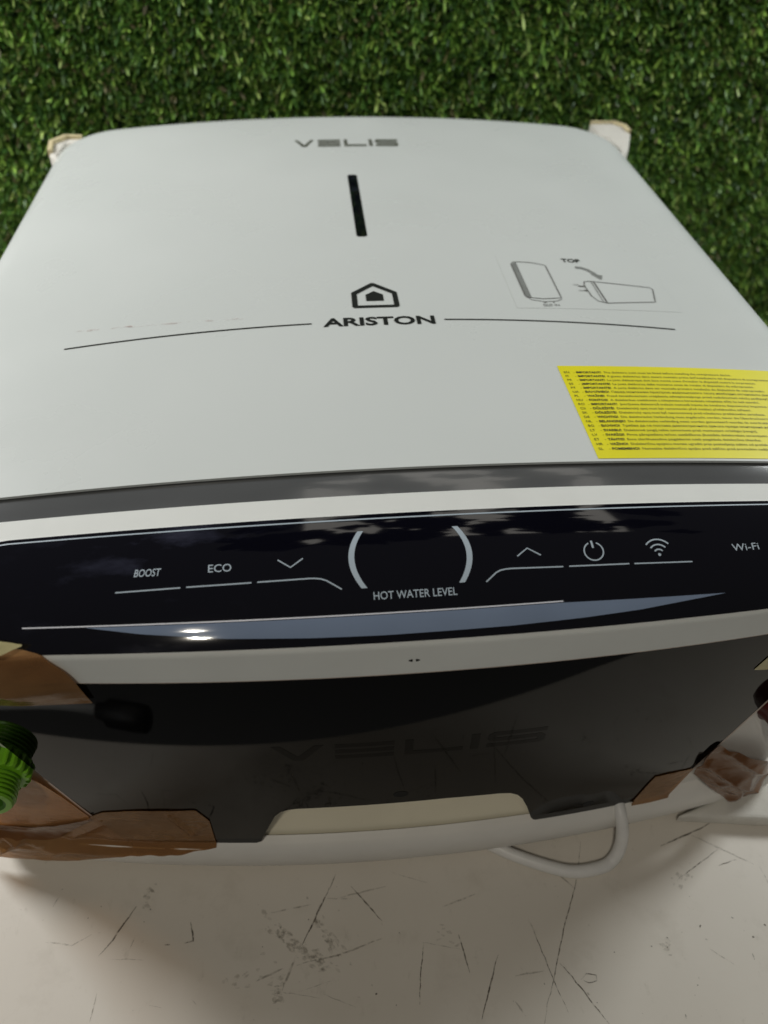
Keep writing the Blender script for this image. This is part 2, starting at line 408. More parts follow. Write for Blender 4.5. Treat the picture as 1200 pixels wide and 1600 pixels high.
# ------------------------------------------------------------------ artificial grass wall
def turf():
    x0, x1, z0, z1, Y = -.58, .76, -.16, .44, .552
    n = 300000
    nt = 14000
    tx = rng.uniform(x0, x1, nt); tz = rng.uniform(z0, z1, nt)
    lean = rng.normal(0, .45, (nt, 2)); tcol = rng.uniform(0, 1, nt)
    ti = rng.integers(0, nt, n)
    bx = tx[ti] + rng.normal(0, .0046, n); bz = tz[ti] + rng.normal(0, .0046, n)
    L = rng.uniform(.006, .0145, n) * (.85 + .3 * tcol[ti]); wd = rng.uniform(.0018, .0036, n)
    dirx = lean[ti, 0] + rng.normal(0, .6, n); dirz = lean[ti, 1] + rng.normal(0, .6, n) + .08
    d = np.stack([dirx, -np.ones(n), dirz], 1); d /= np.linalg.norm(d, axis=1)[:, None]
    side = np.cross(d, rng.normal(0, 1, (n, 3))); side /= np.linalg.norm(side, axis=1)[:, None]
    base = np.stack([bx, np.full(n, Y), bz], 1)
    droop = np.stack([dirx * .25, np.zeros(n), rng.normal(-.35, .3, n)], 1)
    P = []
    for t, k in ((0, .6), (.5, 1.), (.85, .95), (1., .4)):
        c = base + d * (L * t)[:, None] + droop * (L * t * t)[:, None]
        P.append(c + side * (wd * k / 2)[:, None]); P.append(c - side * (wd * k / 2)[:, None])
    V = np.stack(P, 1).reshape(-1, 3)
    k = np.arange(n)[:, None] * 8
    Q = np.concatenate([k + np.array([0, 1, 3, 2]), k + np.array([2, 3, 5, 4]), k + np.array([4, 5, 7, 6])], 1).reshape(-1, 4)
    nb = len(V)
    V = np.concatenate([V, [[x0, Y + .002, z0], [x1, Y + .002, z0], [x1, Y + .002, z1], [x0, Y + .002, z1],
                            [x0, Y + .03, z0], [x1, Y + .03, z0], [x1, Y + .03, z1], [x0, Y + .03, z1]]])
    back = nb + np.array([[0, 1, 2, 3], [5, 4, 7, 6], [3, 2, 6, 7], [0, 4, 5, 1], [1, 5, 6, 2], [4, 0, 3, 7]])
    Q = np.concatenate([Q, back])
    me = bpy.data.meshes.new('artificial_grass')
    me.vertices.add(len(V)); me.vertices.foreach_set('co', V.astype(np.float32).ravel())
    me.loops.add(Q.size); me.loops.foreach_set('vertex_index', Q.astype(np.int32).ravel())
    me.polygons.add(len(Q)); me.polygons.foreach_set('loop_start', np.arange(0, Q.size, 4, dtype=np.int32))
    me.polygons.foreach_set('loop_total', np.full(len(Q), 4, dtype=np.int32))
    me.update(calc_edges=True)
    pal = np.array([[.020, .050, .011], [.036, .082, .015], [.068, .130, .023], [.115, .188, .034], [.175, .235, .068], [.080, .075, .035]])
    pr = np.array([.22, .28, .26, .14, .05, .05])
    ci = rng.choice(6, n, p=pr); c = 2.55 * pal[ci] * rng.uniform(.7, 1.3, n)[:, None] * (.6 + .8 * tcol[ti])[:, None]
    cc = np.repeat(c, 8, 0); cc = np.concatenate([cc, np.full((8, 3), .01)])
    rgba = np.concatenate([cc, np.ones((len(cc), 1))], 1).astype(np.float32)
    at = me.attributes.new('blade', 'FLOAT_COLOR', 'POINT'); at.data.foreach_set('color', rgba.ravel())
    me.materials.append(M['turf']); me.materials.append(M['turf_back'])
    mi = np.zeros(len(Q), dtype=np.int32); mi[-6:] = 1; me.polygons.foreach_set('material_index', mi)
    o = bpy.data.objects.new('artificial_grass', me); col.objects.link(o)
    tag(o, 'dense green artificial grass wall behind the water heater', 'artificial grass', kind='stuff')
turf()

# leafy net added out of view to mottle the skylight (seen only as mottled reflections in the glossy trim)
V, F = [], []
for k in range(66):
    cx, cy, cz = random.uniform(-.35, 1.45), random.uniform(.42, 1.60), 2.36 + random.uniform(-.04, .04); r = random.uniform(.06, .19); n = 15; b = len(V); ph = random.uniform(0, pi)
    for i in range(n):
        a = 2 * pi * i / n; rr = r * random.uniform(.45, 1.25); u, v = rr * cos(a) * 1.3, rr * sin(a)
        V.append((cx + u * cos(ph) - v * sin(ph), cy + u * sin(ph) + v * cos(ph), cz + random.uniform(-.01, .01)))
    F.append(tuple(range(b, b + n)))
net = obj('added_leaf_mask', V, F, M['turf_back'], None, False)
tag(net, 'dark leafy net added to mottle the reflection of the added overhead lamp', 'net', kind='stuff')

# ------------------------------------------------------------------ water heater
H = bpy.data.objects.new('water_heater', None); col.objects.link(H); H.empty_display_size = .05
H.location = (0, 0, 0)
tag(H, 'white flat water heater lying on its back with a black touch control panel', 'water heater')

# front cover: rounded slab shell, open at its lower edge
def rrect(x0, x1, y0, y1, r, n=14):
    pts = []
    for cx, cy, a0 in ((x1 - r, y1 - r, 0), (x0 + r, y1 - r, 90), (x0 + r, y0 + r, 180), (x1 - r, y0 + r, 270)):
        for i in range(n + 1):
            a = radians(a0 + 90 * i / n); pts.append((cx + r * cos(a), cy + r * sin(a)))
    out = []
    for a, b in zip(pts, pts[1:] + pts[:1]):          # refine the long sides
        m = max(1, int(math.dist(a, b) / .02)); out += [(a[0] + (b[0] - a[0]) * i / m, a[1] + (b[1] - a[1]) * i / m) for i in range(m)]
    return out
def front_cover():
    W, YT, Y0, R, RE = .2545, .4935, -.30, .052, .017
    bm = bmesh.new(); rings = []
    def ring(inset, zf):
        o = rrect(-W + inset, W - inset, Y0 + inset, YT - inset, max(.006, R - inset)); return [bm.verts.new((x, y, zf(x, y))) for x, y in o], o
    base = rrect(-W, W, Y0, YT, R); N = len(base)
    cen = (0, .2)
    def mk(f_in, drop):
        vs = []
        for i in range(N):
            x, y = base[i]
            # inset along the outline normal
            xa, ya = base[i - 1]; xb, yb = base[(i + 1) % N]
            nx, ny = (yb - ya), -(xb - xa); l = math.hypot(nx, ny) or 1
            x2, y2 = x - nx / l * f_in, y - ny / l * f_in
            vs.append((x2, y2, ZF - KF * x2 * x2 - drop))
        return vs
    levels = [(0, RE + .10), (0, RE + .03)]
    for k in range(0, 10):
        a = radians(90 * k / 9); levels.append((RE * (1 - cos(a)) * 1.15, RE * (1 - sin(a))))
    for f_in, d in levels: rings.append(mk(f_in, d))
    last = rings[-1]
    for k in range(1, 30):
        t = k / 29
        rr = []
        for x, y, z in last:
            tx, ty = x * .02, min(max(y, -.06), .24)
            xx = x + (tx - x) * t; yy = y + (ty - y) * t; rr.append((xx, yy, ZF - KF * xx * xx))
        rings.append(rr)
    vr = [[bm.verts.new(p) for p in r] for r in rings]
    for a, b in zip(vr, vr[1:]):
        for i in range(N): bm.faces.new((a[i - 1], a[i], b[i], b[i - 1]))
    bm.faces.new(vr[-1])
    bmesh.ops.recalc_face_normals(bm, faces=bm.faces)
    bmesh.ops.bisect_plane(bm, geom=bm.verts[:] + bm.edges[:] + bm.faces[:], plane_co=(0, .0005, 0), plane_no=(0, -1, 0), clear_outer=True)
    me = bpy.data.meshes.new('front_cover'); bm.to_mesh(me); bm.free(); me.materials.append(M['cover'])
    me.polygons.foreach_set('use_smooth', [True] * len(me.polygons))
    o = bpy.data.objects.new('front_cover', me); col.objects.link(o); o.parent = H
    sd = o.modifiers.new('shell', 'SOLIDIFY'); sd.thickness = .0013; sd.offset = -1
    es = o.modifiers.new('crisp_edge', 'EDGE_SPLIT'); es.split_angle = radians(40)
    return o
cover = front_cover()

# casing: back shell lofted over heights, its lower end bowed, with a rounded lip
def casing():
    lev = [(.2, -.0005, .0), (.150, 0, 0), (.095, 0, 0), (.06, 0, 0), (.0385, 0, 0), (.0365, .0035, 0), (.0345, .0062, 0), (.031, .0082, 0), (.026, .0092, 0), (.020, .0090, 0), (.014, .0075, 0), (.009, .0045, 0), (.006, .0, 0), (.0045, -.008, .004)]
    rings = []
    for z, out, ins in [(.2215, -.004, 0)] + lev:
        s = float(np.interp(-z, [-v for v in _z[1:]], _s[1:])) if z > _z[-1] else _s[-1]
        ybase = float(np.interp(s, _s, _y)); c = cb(s)
        w = .246 - ins + max(0, out) * .5; r = .034
        P = []
        nb = 44
        yf = lambda x: ybase + c * x * x + .0035 - out + ins
        for i in range(nb + 1):
            x = -w + r + (2 * w - 2 * r) * i / nb; P.append((x, yf(x), z))
        xc = w - r; y1 = yf(xc)
        for i in range(1, 9):
            a = radians(-90 + 90 * i / 8); P.append((xc + r * cos(a), y1 + r + r * sin(a) * 1.0, z))
        yt = .474 - ins
        for i in range(1, 7): P.append((w, y1 + r + (yt - r - y1 - r) * i / 6, z))
        for i in range(1, 9):
            a = radians(90 * i / 8); P.append((w - r + r * cos(a), yt - r + r * sin(a), z))
        for i in range(1, 7): P.append((w - r - (2 * w - 2 * r) * i / 6, yt, z))
        for i in range(1, 9):
            a = radians(90 + 90 * i / 8); P.append((-w + r + r * cos(a), yt - r + r * sin(a), z))
        for i in range(1, 7): P.append((-w, yt - r + (y1 + r - yt + r) * i / 6, z))
        for i in range(1, 8):
            a = radians(180 + 90 * i / 8); P.append((-w + r + r * cos(a), y1 + r + r * sin(a), z))
        rings.append(P)
    V = [p for r in rings for p in r]; N = len(rings[0]); F = []
    for a in range(len(rings) - 1):
        for i in range(N):
            if a in (3, 4) and i < 44 and -.100 < rings[a][i][0] and rings[a][i + 1][0] < .092: continue      # opening of the hand recess
            F.append((a * N + i, (a + 1) * N + i, (a + 1) * N + (i + 1) % N, a * N + (i + 1) % N))
    F.append(tuple(range(N))); F.append(tuple((len(rings) - 1) * N + i for i in range(N - 1, -1, -1)))
    o = obj('casing', V, F, M['casing'], H)
    bm = bmesh.new(); bm.from_mesh(o.data); bmesh.ops.recalc_face_normals(bm, faces=bm.faces); bm.to_mesh(o.data); bm.free()
    autosmooth(o, 50); return o
shell = casing()

# trim between cover and control housing, the housing, the glass
XW = lin(-.243, .243, 80)
strip = sheet('trim_strip', S, XW, lambda x: -.010, lambda x: .0150, 4, .003, M['grey'], H, wr=lambda x, s: -.0016)
house = sheet('control_housing', S, XW, lambda x: .0143, lambda x: .1000, 60, .004, M['plastic'], H)
def panel_top(x):
    hw, r = .1925, .019; d = abs(x) - (hw - r)
    return .0243 + (0 if d <= 0 else r - math.sqrt(max(0, r * r - d * d)))
def panel_bot(x):
    hw, r = .1925, .010; d = abs(x) - (hw - r)
    return .0823 - (0 if d <= 0 else r - math.sqrt(max(0, r * r - d * d)))
XP = sorted(set([-.1925, -.1923, -.192, -.191, -.1895, -.1875, -.185, -.182, -.178] + lin(-.1735, .1735, 70) + [.178, .182, .185, .1875, .1895, .191, .192, .1923, .1925]))
panel = sheet('control_panel', S, XP, panel_top, panel_bot, 44, .0012, M['glass'], H, wr=lambda x, s: .0007)
PH = .00085
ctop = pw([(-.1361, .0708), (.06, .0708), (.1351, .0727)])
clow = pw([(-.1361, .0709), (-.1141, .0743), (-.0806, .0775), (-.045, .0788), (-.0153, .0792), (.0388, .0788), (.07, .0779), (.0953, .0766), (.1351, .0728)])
sheet('blue_grey_crescent', S, lin(-.1361, .1351, 90), ctop, clow, 8, .0006, M['crescent'], panel, wr=lambda x, s: .00095)  # lens-shaped blue-grey sheet laid on the glass
f = Flat()
xs = [x for x in XP if abs(x) < .1922]
f.stroke([(x, panel_top(x) + .0026) for x in xs], .0007)
f.build('border_line', S, PH, M['print'], panel)
f = Flat(); f.stroke([(x, .0702) for x in lin(-.162, .062, 50)], .00055, taper=False); f.build('painted_highlight', S, PH, M['highlight_white'], panel)  # highlight along the panel crease, painted as a thin white line
# key legends
LW = .0006
def legend(name, fn, mat='print'):
    q = Flat(); fn(q); return q.build(name, S, PH, M[mat], panel)
legend('lettering', lambda q: q.text('BOOST', -.1178, .0490, width=.0113, height=.0036, bold=.01, shear=.22, flip=-1))
legend('lettering', lambda q: q.text('ECO', -.0870, .0487, width=.0097, height=.0036, bold=.006, flip=-1))
legend('lettering', lambda q: q.text('HOT WATER LEVEL', -.0185, .0645, width=.0354, height=.0034, bold=.006, flip=-1))
legend('lettering', lambda q: q.text('Wi-Fi', .1432, .0529, width=.0128, height=.0036, bold=0., flip=-1))
legend('down_arrow', lambda q: q.stroke([(-.0579, .0447), (-.0526, .0484), (-.0473, .0446)], .00058))
legend('up_arrow', lambda q: q.stroke([(.0448, .0491), (.0497, .0456), (.0552, .0492)], .00058))
legend('key_line', lambda q: q.stroke([(-.125, .0557), (-.0983, .0549)], LW))
legend('key_line', lambda q: q.stroke([(-.0959, .0548), (-.069, .0543)], LW))
legend('key_line', lambda q: q.stroke([(-.0666, .0542), (-.0450, .0538), (-.0425, .0539), (-.040, .0543), (-.0378, .0551), (-.0316, .0592)], LW))
legend('key_line', lambda q: q.stroke([(.0298, .0597), (.0345, .0559), (.0365, .0550), (.039, .0546), (.0417, .0545), (.0642, .0551)], LW))
legend('key_line', lambda q: q.stroke([(.0668, .0551), (.0939, .0557)], LW))
legend('key_line', lambda q: q.stroke([(.0962, .0558), (.1229, .0567)], LW))
def paren(q, sgn, cx):
    # thick arc, flat-cut ends
    n = 20; L, R = [], []
    for i in range(n + 1):
        t = -1 + 2 * i / n; b = 1 - t * t
        s = .0462 + .0131 * t
        L.append((cx + sgn * (.0047 * b + .0013), s)); R.append((cx + sgn * (.0047 * b - .0012), s))
    q.add(L + R, [(i, i + 1, n + 2 + i, n + 1 + i) for i in range(n)])
legend('level_bracket', lambda q: paren(q, -1, -.0220))
legend('level_bracket', lambda q: paren(q, 1, .0193))
def power(q):
    cx, cy, r = .0791, .0488, .0043
    q.stroke([(cx + r * sin(a), cy - r * cos(a)) for a in [radians(d) for d in range(-336, -23, 8)]], .0006, step=.0006)
    q.stroke([(cx - .0003, .0437), (cx, .0472)], .0009)
legend('power_symbol', power)
def wifi(q):
    cx, cy = .1086, .0523
    q.poly([(cx + .0007 * cos(a), cy + .0007 * sin(a)) for a in [2 * pi * k / 12 for k in range(12)]])
    for r in (.0026, .0050, .0076):
        q.stroke([(cx + r * sin(a) * .92, cy - r * cos(a)) for a in [radians(d) for d in range(-48, 49, 8)]], .00068, step=.0006)
legend('wifi_symbol', wifi)
# little slot pair on the housing
q = Flat()
for sx in (-1, 1):
    q.poly([(-.0027 + sx * (.0007 + .0021 * sin(pi * t)) if False else -.0027 + sx * (.0007 + .0018 * (1 - abs(t * 2 - 1) ** 2)), .0917 + .0016 * t) for t in [i / 8 for i in range(9)]])
q.build('latch_slot', S, .0002, M['hole'], house)

# dark glossy underside panel with the hand notch
PL = pw([(-.2045, .1000), (-.2044, .1170), (-.1802, .1947), (-.1640, .2450), (-.1595, .2560), (-.1560, .2590), (-.0845, .2590), (-.0815, .2572), (-.0779, .245), (-.0715, .2262), (-.0680, .2215), (-.0640, .2193), (-.0590, .2184),
         (.0211, .2176), (.0500, .2190), (.0560, .2203), (.0605, .2235), (.0640, .2290), (.0683, .2400), (.0728, .2545), (.0745, .2575), (.0765, .2590),
         (.1520, .2590), (.1560, .2565), (.1600, .2480), (.1664, .2298), (.1865, .1655), (.2044, .1110), (.2045, .1000)])
xd = sorted(set([p for p in lin(-.2044, .2044, 140)] + [-.1802, -.164, -.1595, -.156, -.0845, -.083, -.0815, -.08, -.0779, -.0748, -.0715, -.068, -.066, -.064, -.059, .05, .053, .056, .058, .0605, .062, .064, .066, .0683, .0705, .0728, .0736, .0745, .0755, .0765, .152, .154, .156, .158, .16, .1664, .1865]))
under = sheet('underside_panel', S, xd, lambda x: .1006, lambda x: max(.1012, PL(x)), 40, .0028, [M['dark'], M['edge']], H, wr=lambda x, s: -.0002)
for sg, pts in ((1, [(.2044, .1115), (.1865, .1655), (.1664, .2298), (.1600, .2480)]), (-1, [(-.1812, .1915), (-.1802, .1947), (-.1640, .2450), (-.1600, .2550)])):
    q = Flat(); q.stroke([(x + sg * .0004, t) for x, t in pts], .0014); q.build('panel_edge_line', S, -.0001, M['edge'], under)
# hand recess under the notch
RX0, RX1 = -.1000, .0920
def recF(x, s, h):
    a = .2020; t = min(1, max(0, (s - a) / (.2625 - a)))
    e = min(1, max(0, min(x - RX0, RX1 - x) / .030)); e = e * e * (3 - 2 * e)
    return S(x, s, -.0040 - .011 * e * (1 - t) ** .8 * min(1, t * 6 + .55) + .0006 * t + h)
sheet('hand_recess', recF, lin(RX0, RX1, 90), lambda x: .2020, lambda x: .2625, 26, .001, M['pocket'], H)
# big embossed word on the underside panel + holes
def velis(q, x0, x1, y0, y1, flip, t):
    Hh = (y1 - y0); sc_ = (x1 - x0) / .0867
    X = lambda v: x0 + (v + .0453) * sc_
    Yv = lambda v: (y0 + v * Hh) if flip > 0 else (y1 - v * Hh)
    def bar(a, b, v, th=t): q.poly([(X(a), Yv(v - th / 2)), (X(b), Yv(v - th / 2)), (X(b), Yv(v + th / 2)), (X(a), Yv(v + th / 2))])
    c = -.0372
    q.poly([(X(-.0453), Yv(1)), (X(-.0425), Yv(1)), (X(c), Yv(.26)), (X(c), Yv(0)), (X(c - .0016), Yv(0))])
    q.poly([(X(-.0291), Yv(1)), (X(-.0319), Yv(1)), (X(c), Yv(.26)), (X(c), Yv(0)), (X(c + .0016), Yv(0))])
    for v in (t / 2, .5, 1 - t / 2): bar(-.0257, -.0072, v)
    q.poly([(X(-.0038), Yv(1)), (X(-.0012), Yv(1)), (X(-.0012), Yv(t)), (X(.0148), Yv(t)), (X(.0148), Yv(0)), (X(-.0038), Yv(0))])
    q.poly([(X(.0172), Yv(0)), (X(.0199), Yv(0)), (X(.0199), Yv(1)), (X(.0172), Yv(1))])
    q.poly([(X(.0416), Yv(1)), (X(.0245), Yv(1)), (X(.0226), Yv(.86)), (X(.0226), Yv(.55)), (X(.0245), Yv(.5 - t / 2)), (X(.0390), Yv(.5 - t / 2)), (X(.0390), Yv(t)), (X(.0226), Yv(t)), (X(.0226), Yv(0)), (X(.0400), Yv(0)), (X(.0416), Yv(.14)), (X(.0416), Yv(.45)), (X(.0400), Yv(.5 + t / 2)), (X(.0252), Yv(.5 + t / 2)), (X(.0252), Yv(1 - t)), (X(.0416), Yv(1 - t))])
q = Flat(); velis(q, -.068, .0655, .1545, .1680, -1, .24); q.build('raised_lettering', S, -.00012, M['dark_print'], under)
for x, s, r in ((-.0045, .2085, .0040), (.1065, .2490, .0036)):
    q = Flat(); q.poly([(x + r * cos(a), s + r * .75 * sin(a)) for a in [2 * pi * k / 20 for k in range(20)]]); q.build('screw_hole', S, -.0001, M['hole'], under)

# print on the cover
FH = .00025
def fprint(name, fn, mat='black_print', parent=cover):
    q = Flat(); fn(q); return q.build(name, face, FH, M[mat], parent)
fprint('lettering', lambda q: velis(q, -.0453, .0416, .4045, .4200, 1, .26), 'chrome_print')
def barlens(q):
    x0, x1, y0, y1, r = -.0051, .0021, .2365, .3435, .0022
    pts = []
    for cx, cy, a0 in ((x1 - r, y1 - r, 0), (x0 + r, y1 - r, 90), (x0 + r, y0 + r, 180), (x1 - r, y0 + r, 270)):
        for i in range(7): a = radians(a0 + 15 * i); pts.append((cx + r * cos(a), cy + r * sin(a)))
    q.poly(pts)
fprint('indicator_lens', barlens, 'glass')
def logo(q):
    out = [(-.0137, .1610), (-.0010, .1722), (.0008, .1722), (.0140, .1606), (.0142, .1445), (.0132, .1428), (-.0130, .1428), (-.0140, .1443)]
    inn = [(-.0105, .1590), (.0000, .1684), (.0000, .1684), (.0110, .1588), (.0111, .1456), (.0111, .1456), (-.0107, .1456), (-.0107, .1456)]
    n = 8; q.add(out + inn, [(i, (i + 1) % n, n + (i + 1) % n, n + i) for i in range(n)])
    q.poly([(-.0052, .1580), (0, .1622), (.0053, .1580), (.0053, .1506), (-.0052, .1506)])
fprint('house_emblem', logo)
fprint('lettering', lambda q: q.text('ARISTON', -.0320, .1232, width=.0650, height=.0092, bold=.028))
arc = lambda x: .1283 - .27 * x * x
fprint('curved_line', lambda q: q.stroke([(x, arc(x) - .0006) for x in lin(-.1768, -.0386, 30)], .0011))
fprint('curved_line', lambda q: q.stroke([(x, arc(x)) for x in lin(.0386, .1773, 30)], .0011))
q = Flat()
for k in range(46):
    x = -.1786 + .1006 * random.random(); q.stroke([(x, .1368 + random.gauss(0, .0005)), (x + random.uniform(.001, .006), .1370 + random.gauss(0, .0006))], random.uniform(.0003, .0008), taper=True, step=.001)
q.build('scuff_mark', face, FH, M['scuff'], cover)

# position diagram sticker
film = sheet('diagram_sticker', face, lin(.085, .190, 16), lambda x: .1405, lambda x: .2085, 6, .00004, M['cover'], cover, wr=lambda x, y: .00012)
film['label'] = 'clear sticker with two line drawings of the heater turned on its side'
FH = .0004
def dg(name, fn, mat): 
    q = Flat(); fn(q); return q.build(name, face, .0004, M[mat], film)
def d1(q):
    w_ = .0006
    q.stroke([(.0932, .1960), (.0950, .1990), (.1000, .1993), (.1080, .1983), (.1145, .1958), (.1160, .1950), (.1158, .1530), (.1040, .1515), (.0950, .1530), (.0932, .1550)], w_, closed=True)
    q.stroke([(.0935, .1540), (.0965, .1500), (.1040, .1480), (.1120, .1490), (.1158, .1515)], .0005)
    q.stroke([(.0965, .1530), (.0965, .1985)], .0004)
    q.stroke([(.1365, .1745), (.1410, .1752), (.1790, .1700), (.1806, .1680), (.1765, .1515), (.1440, .1480), (.1390, .1500), (.1362, .1560), (.1352, .1690)], w_, closed=True)
    q.stroke([(.1430, .1750), (.1440, .1482)], .0008); q.stroke([(.1412, .1750), (.1418, .1485)], .0004)
    q.text('OUT', .1020, .1425, width=.006, height=.0028, bold=.01)
    q.stroke([(.1040, .1468), (.1040, .1476)], .0016); q.stroke([(.1095, .1468), (.1095, .1476)], .001)
    q.stroke([(.1310, .1685), (.1345, .1680)], .0014); q.stroke([(.1330, .1630), (.1355, .1628)], .0014)
    q.text('IN', .1092, .1432, width=.003, height=.002)
    q.text('OUT', .1280, .1690, width=.0035, height=.0018); q.text('IN', .1300, .1618, width=.0022, height=.0016)
dg('line_drawing', d1, 'grey_print')
dg('lettering', lambda q: q.text('TOP', .1290, .2003, width=.0128, height=.0050, bold=.02), 'black_print')
def arrow(q):
    p = [(.1360, .1936), (.1400, .1930), (.1435, .1905), (.1462, .1865), (.1478, .1830)]
    q.stroke(p, .0026, step=.0015); q.poly([(.1440, .1850), (.1516, .1836), (.1492, .1775)])
dg('turn_arrow', arrow, 'faint_print')
def shade(q):
    q.poly([(.0937, .1545), (.0962, .1535), (.0962, .1982), (.0937, .1965)])
dg('drawing_shade', shade, 'faint_print')

# yellow warning label
LX0, LX1, LY0, LY1 = .0936, .2330, .0022, .0793
lab = sheet('warning_label', face, lin(LX0, LX1, 30), lambda x: LY0, lambda x: LY1, 6, .0001, M['label'], cover, wr=lambda x, y: .0002)
lab['label'] = 'yellow label printed with a warning in nineteen languages'
rows = [("EN", "IMPORTANT!", "The dielectric joint must be fitted before installing the overpressure device."),
        ("IT", "IMPORTANTE!", "Il giunto dielettrico deve essere montato prima dell'installazione del dispositivo di sovrapressione."),
        ("FR", "IMPORTANT!", "Le joint diélectrique doit être monté avant d'installer le dispositif contre la surpression."),
        ("ES", "¡IMPORTANTE!", "La junta dieléctrica debe montarse antes de instalar el dispositivo de sobrepresión."),
        ("PT", "IMPORTANTE!", "A junta dielétrica deve ser montada primeiro instalação do dispositivo de sobrepressão."),
        ("UA", "ВАЖЛИВО!", "Перед монтажем пристрою надлишкового тиску необхідно встановити діелектричне з'єднання."),
        ("PL", "WAŻNE!", "Przed zainstalowaniem urządzenia zabezpieczającego przed nadciśnieniem należy podłączyć złącze."),
        ("HU", "FONTOS!", "A dielektrikus csatlakozót a túlnyomásos berendezés telepítése előtt be kell szerelni."),
        ("RO", "IMPORTANT!", "Joncțiunea dielectrică trebuie montată înainte de instalarea dispozitivului împotriva suprapresiunii."),
        ("CS", "DŮLEŽITÉ!", "Dielektrický spoj musí být namontován před instalací přetlakového zařízení."),
        ("SK", "DÔLEŽITÉ!", "Dielektrický spoj musí byť namontovaný pred inštaláciou pretlakového zariadenia."),
        ("DE", "WICHTIG!", "Die dielektrische Verbindung muss angebracht werden, bevor die Überdruckvorrichtung installiert wird."),
        ("NL", "BELANGRIJK!", "De diëlektrische verbinding moet worden gemonteerd voordat de overdrukbeveiliging wordt"),
        ("BG", "ВАЖНО!", "Трябва да се постави диелектричната връзка преди монтиране на устройството"),
        ("LT", "SVARBU!", "Dielektrinę jungtį reikia sumontuoti prieš montuojant viršslėgio įrenginį."),
        ("LV", "SVARĪGI!", "Pirms pārspiediena ierīces uzstādīšanas jāuzstāda dielektriskais savienojums."),
        ("ET", "TÄHTIS!", "Enne ülerõhuseadme paigaldamist tuleb paigaldada dielektriline ühendus."),
        ("HR", "VAŽNO!", "Dielektričnu spojnicu morate ugraditi prije postavljanja zaštite od pretlaka."),
        ("SL", "POMEMBNO!", "Namestite dielektrično spojko pred zaščito pred previsokim nadtlakom.")]
q = Flat(); FS = .0025
for i, (a, b, c) in enumerate(rows):
    y = .0722 - i * .00355
    q.text(a, LX0 + .0022, y, size=FS); q.text('-', LX0 + .0074, y, size=FS)
    e = q.text(b, LX0 + .0090, y, size=FS * .96, bold=.025)
    q.text(c, e + .0015, y, size=FS * .97)
q.v = [(min(u, LX1 - .0005), v) for u, v in q.v]
q.build('printed_text', face, .0004, M['label_ink'], lab)

# ------------------------------------------------------------------ packing tape on the corners
def sm(pts, wob=.0006):
    """smooth edge line through pts with a slightly uneven cut"""
    X = np.array([p[0] for p in pts]); Y = np.array([p[1] for p in pts])
    g = np.gradient(Y, X)
    def fn(u):
        i = int(np.clip(np.searchsorted(X, u) - 1, 0, len(X) - 2)); h = X[i + 1] - X[i]; t = float(np.clip((u - X[i]) / h, 0, 1))
        v = (2 * t**3 - 3 * t**2 + 1) * Y[i] + (t**3 - 2 * t**2 + t) * h * g[i] + (-2 * t**3 + 3 * t**2) * Y[i + 1] + (t**3 - t**2) * h * g[i + 1]
        return float(v + wob * noise.noise(Vector((u * 160, 7.3 + Y[0] * 50, 0))) * min(1, (u - X[0]) / .003, (X[-1] - u) / .003))
    return fn
def pww(pts, wob=.0005):
    f0 = pw(pts); return lambda u: f0(u) + wob * noise.noise(Vector((u * 190, pts[0][1] * 70, 0)))
def creases(lines):
    """folds: each (x0,s0,x1,s1,height,width) raises a soft ridge along a line"""
    def fn(x, s):
        t = 0
        for x0, s0, x1, s1, hgt, wd in lines:
            dx, ds = x1 - x0, s1 - s0; k = max(0, min(1, ((x - x0) * dx + (s - s0) * ds) / (dx * dx + ds * ds)))
            d = math.hypot(x - x0 - k * dx, s - s0 - k * ds); t += hgt * max(0, 1 - d / wd) ** 1.5 * (1 if wd else 0)
        return t
    return fn
def wrinkle(amp, sc_, seed, base=.0008, prof=None):
    def fn(x, s):
        p = Vector((x * sc_, s * sc_, seed)); n = noise.noise(p) + .5 * noise.noise(p * 2.3)
        r = 1 - abs(noise.noise(p * 1.1 + Vector((3, 1, 0)))) * 2
        return base + amp * (.5 + .5 * n) + amp * .5 * max(0, r) ** 6 + (prof(x, s) if prof else 0)
    return fn
def tape(name, xs, top, bot, mat, amp, sc_, seed, base=.0008, prof=None, nv=28):
    o = sheet(name, S, xs, top, bot, nv, .00012, M[mat], H, wr=wrinkle(amp, sc_, seed, base, prof)); return o
# upper left: bridging the housing and the underside panel
t1t = sm([(-.232, .076), (-.19, .0785), (-.1700, .0812), (-.1640, .0795), (-.1580, .0806), (-.1530, .0832), (-.1490, .0868), (-.1455, .0920), (-.1425, .1000), (-.1402, .1130)])
def t1prof(x, s):
    a = min(1, max(0, (s - .080) / .036)); b = min(1, max(0, (-.1405 - x) / .03))
    return .0085 * (a ** .8 if a < .62 else .682 * (1 - (a - .62) / .38 * .75)) * (.15 + .85 * b)
o = tape('packing_tape', lin(-.232, -.1402, 60), t1t, lambda x: max(t1t(x) + .0004, .1135), 'tape', .0004, 40, 1.3, .0006, t1prof)
o['label'] = 'shiny brown tape over the left end of the control housing'
# curled pale flap at its top
def flapF(x, s, h):
    u = (x + .185) / .027; return S(x, s, .004 + .006 * sin(pi * min(1, max(0, u))) * (1 - .3 * u) + h)
sheet('tape_flap', flapF, lin(-.185, -.160, 16), sm([(-.185, .0725), (-.160, .0775)]), sm([(-.185, .0765), (-.170, .0830), (-.160, .0782)]), 8, .0001, M['tape_pale'], o)
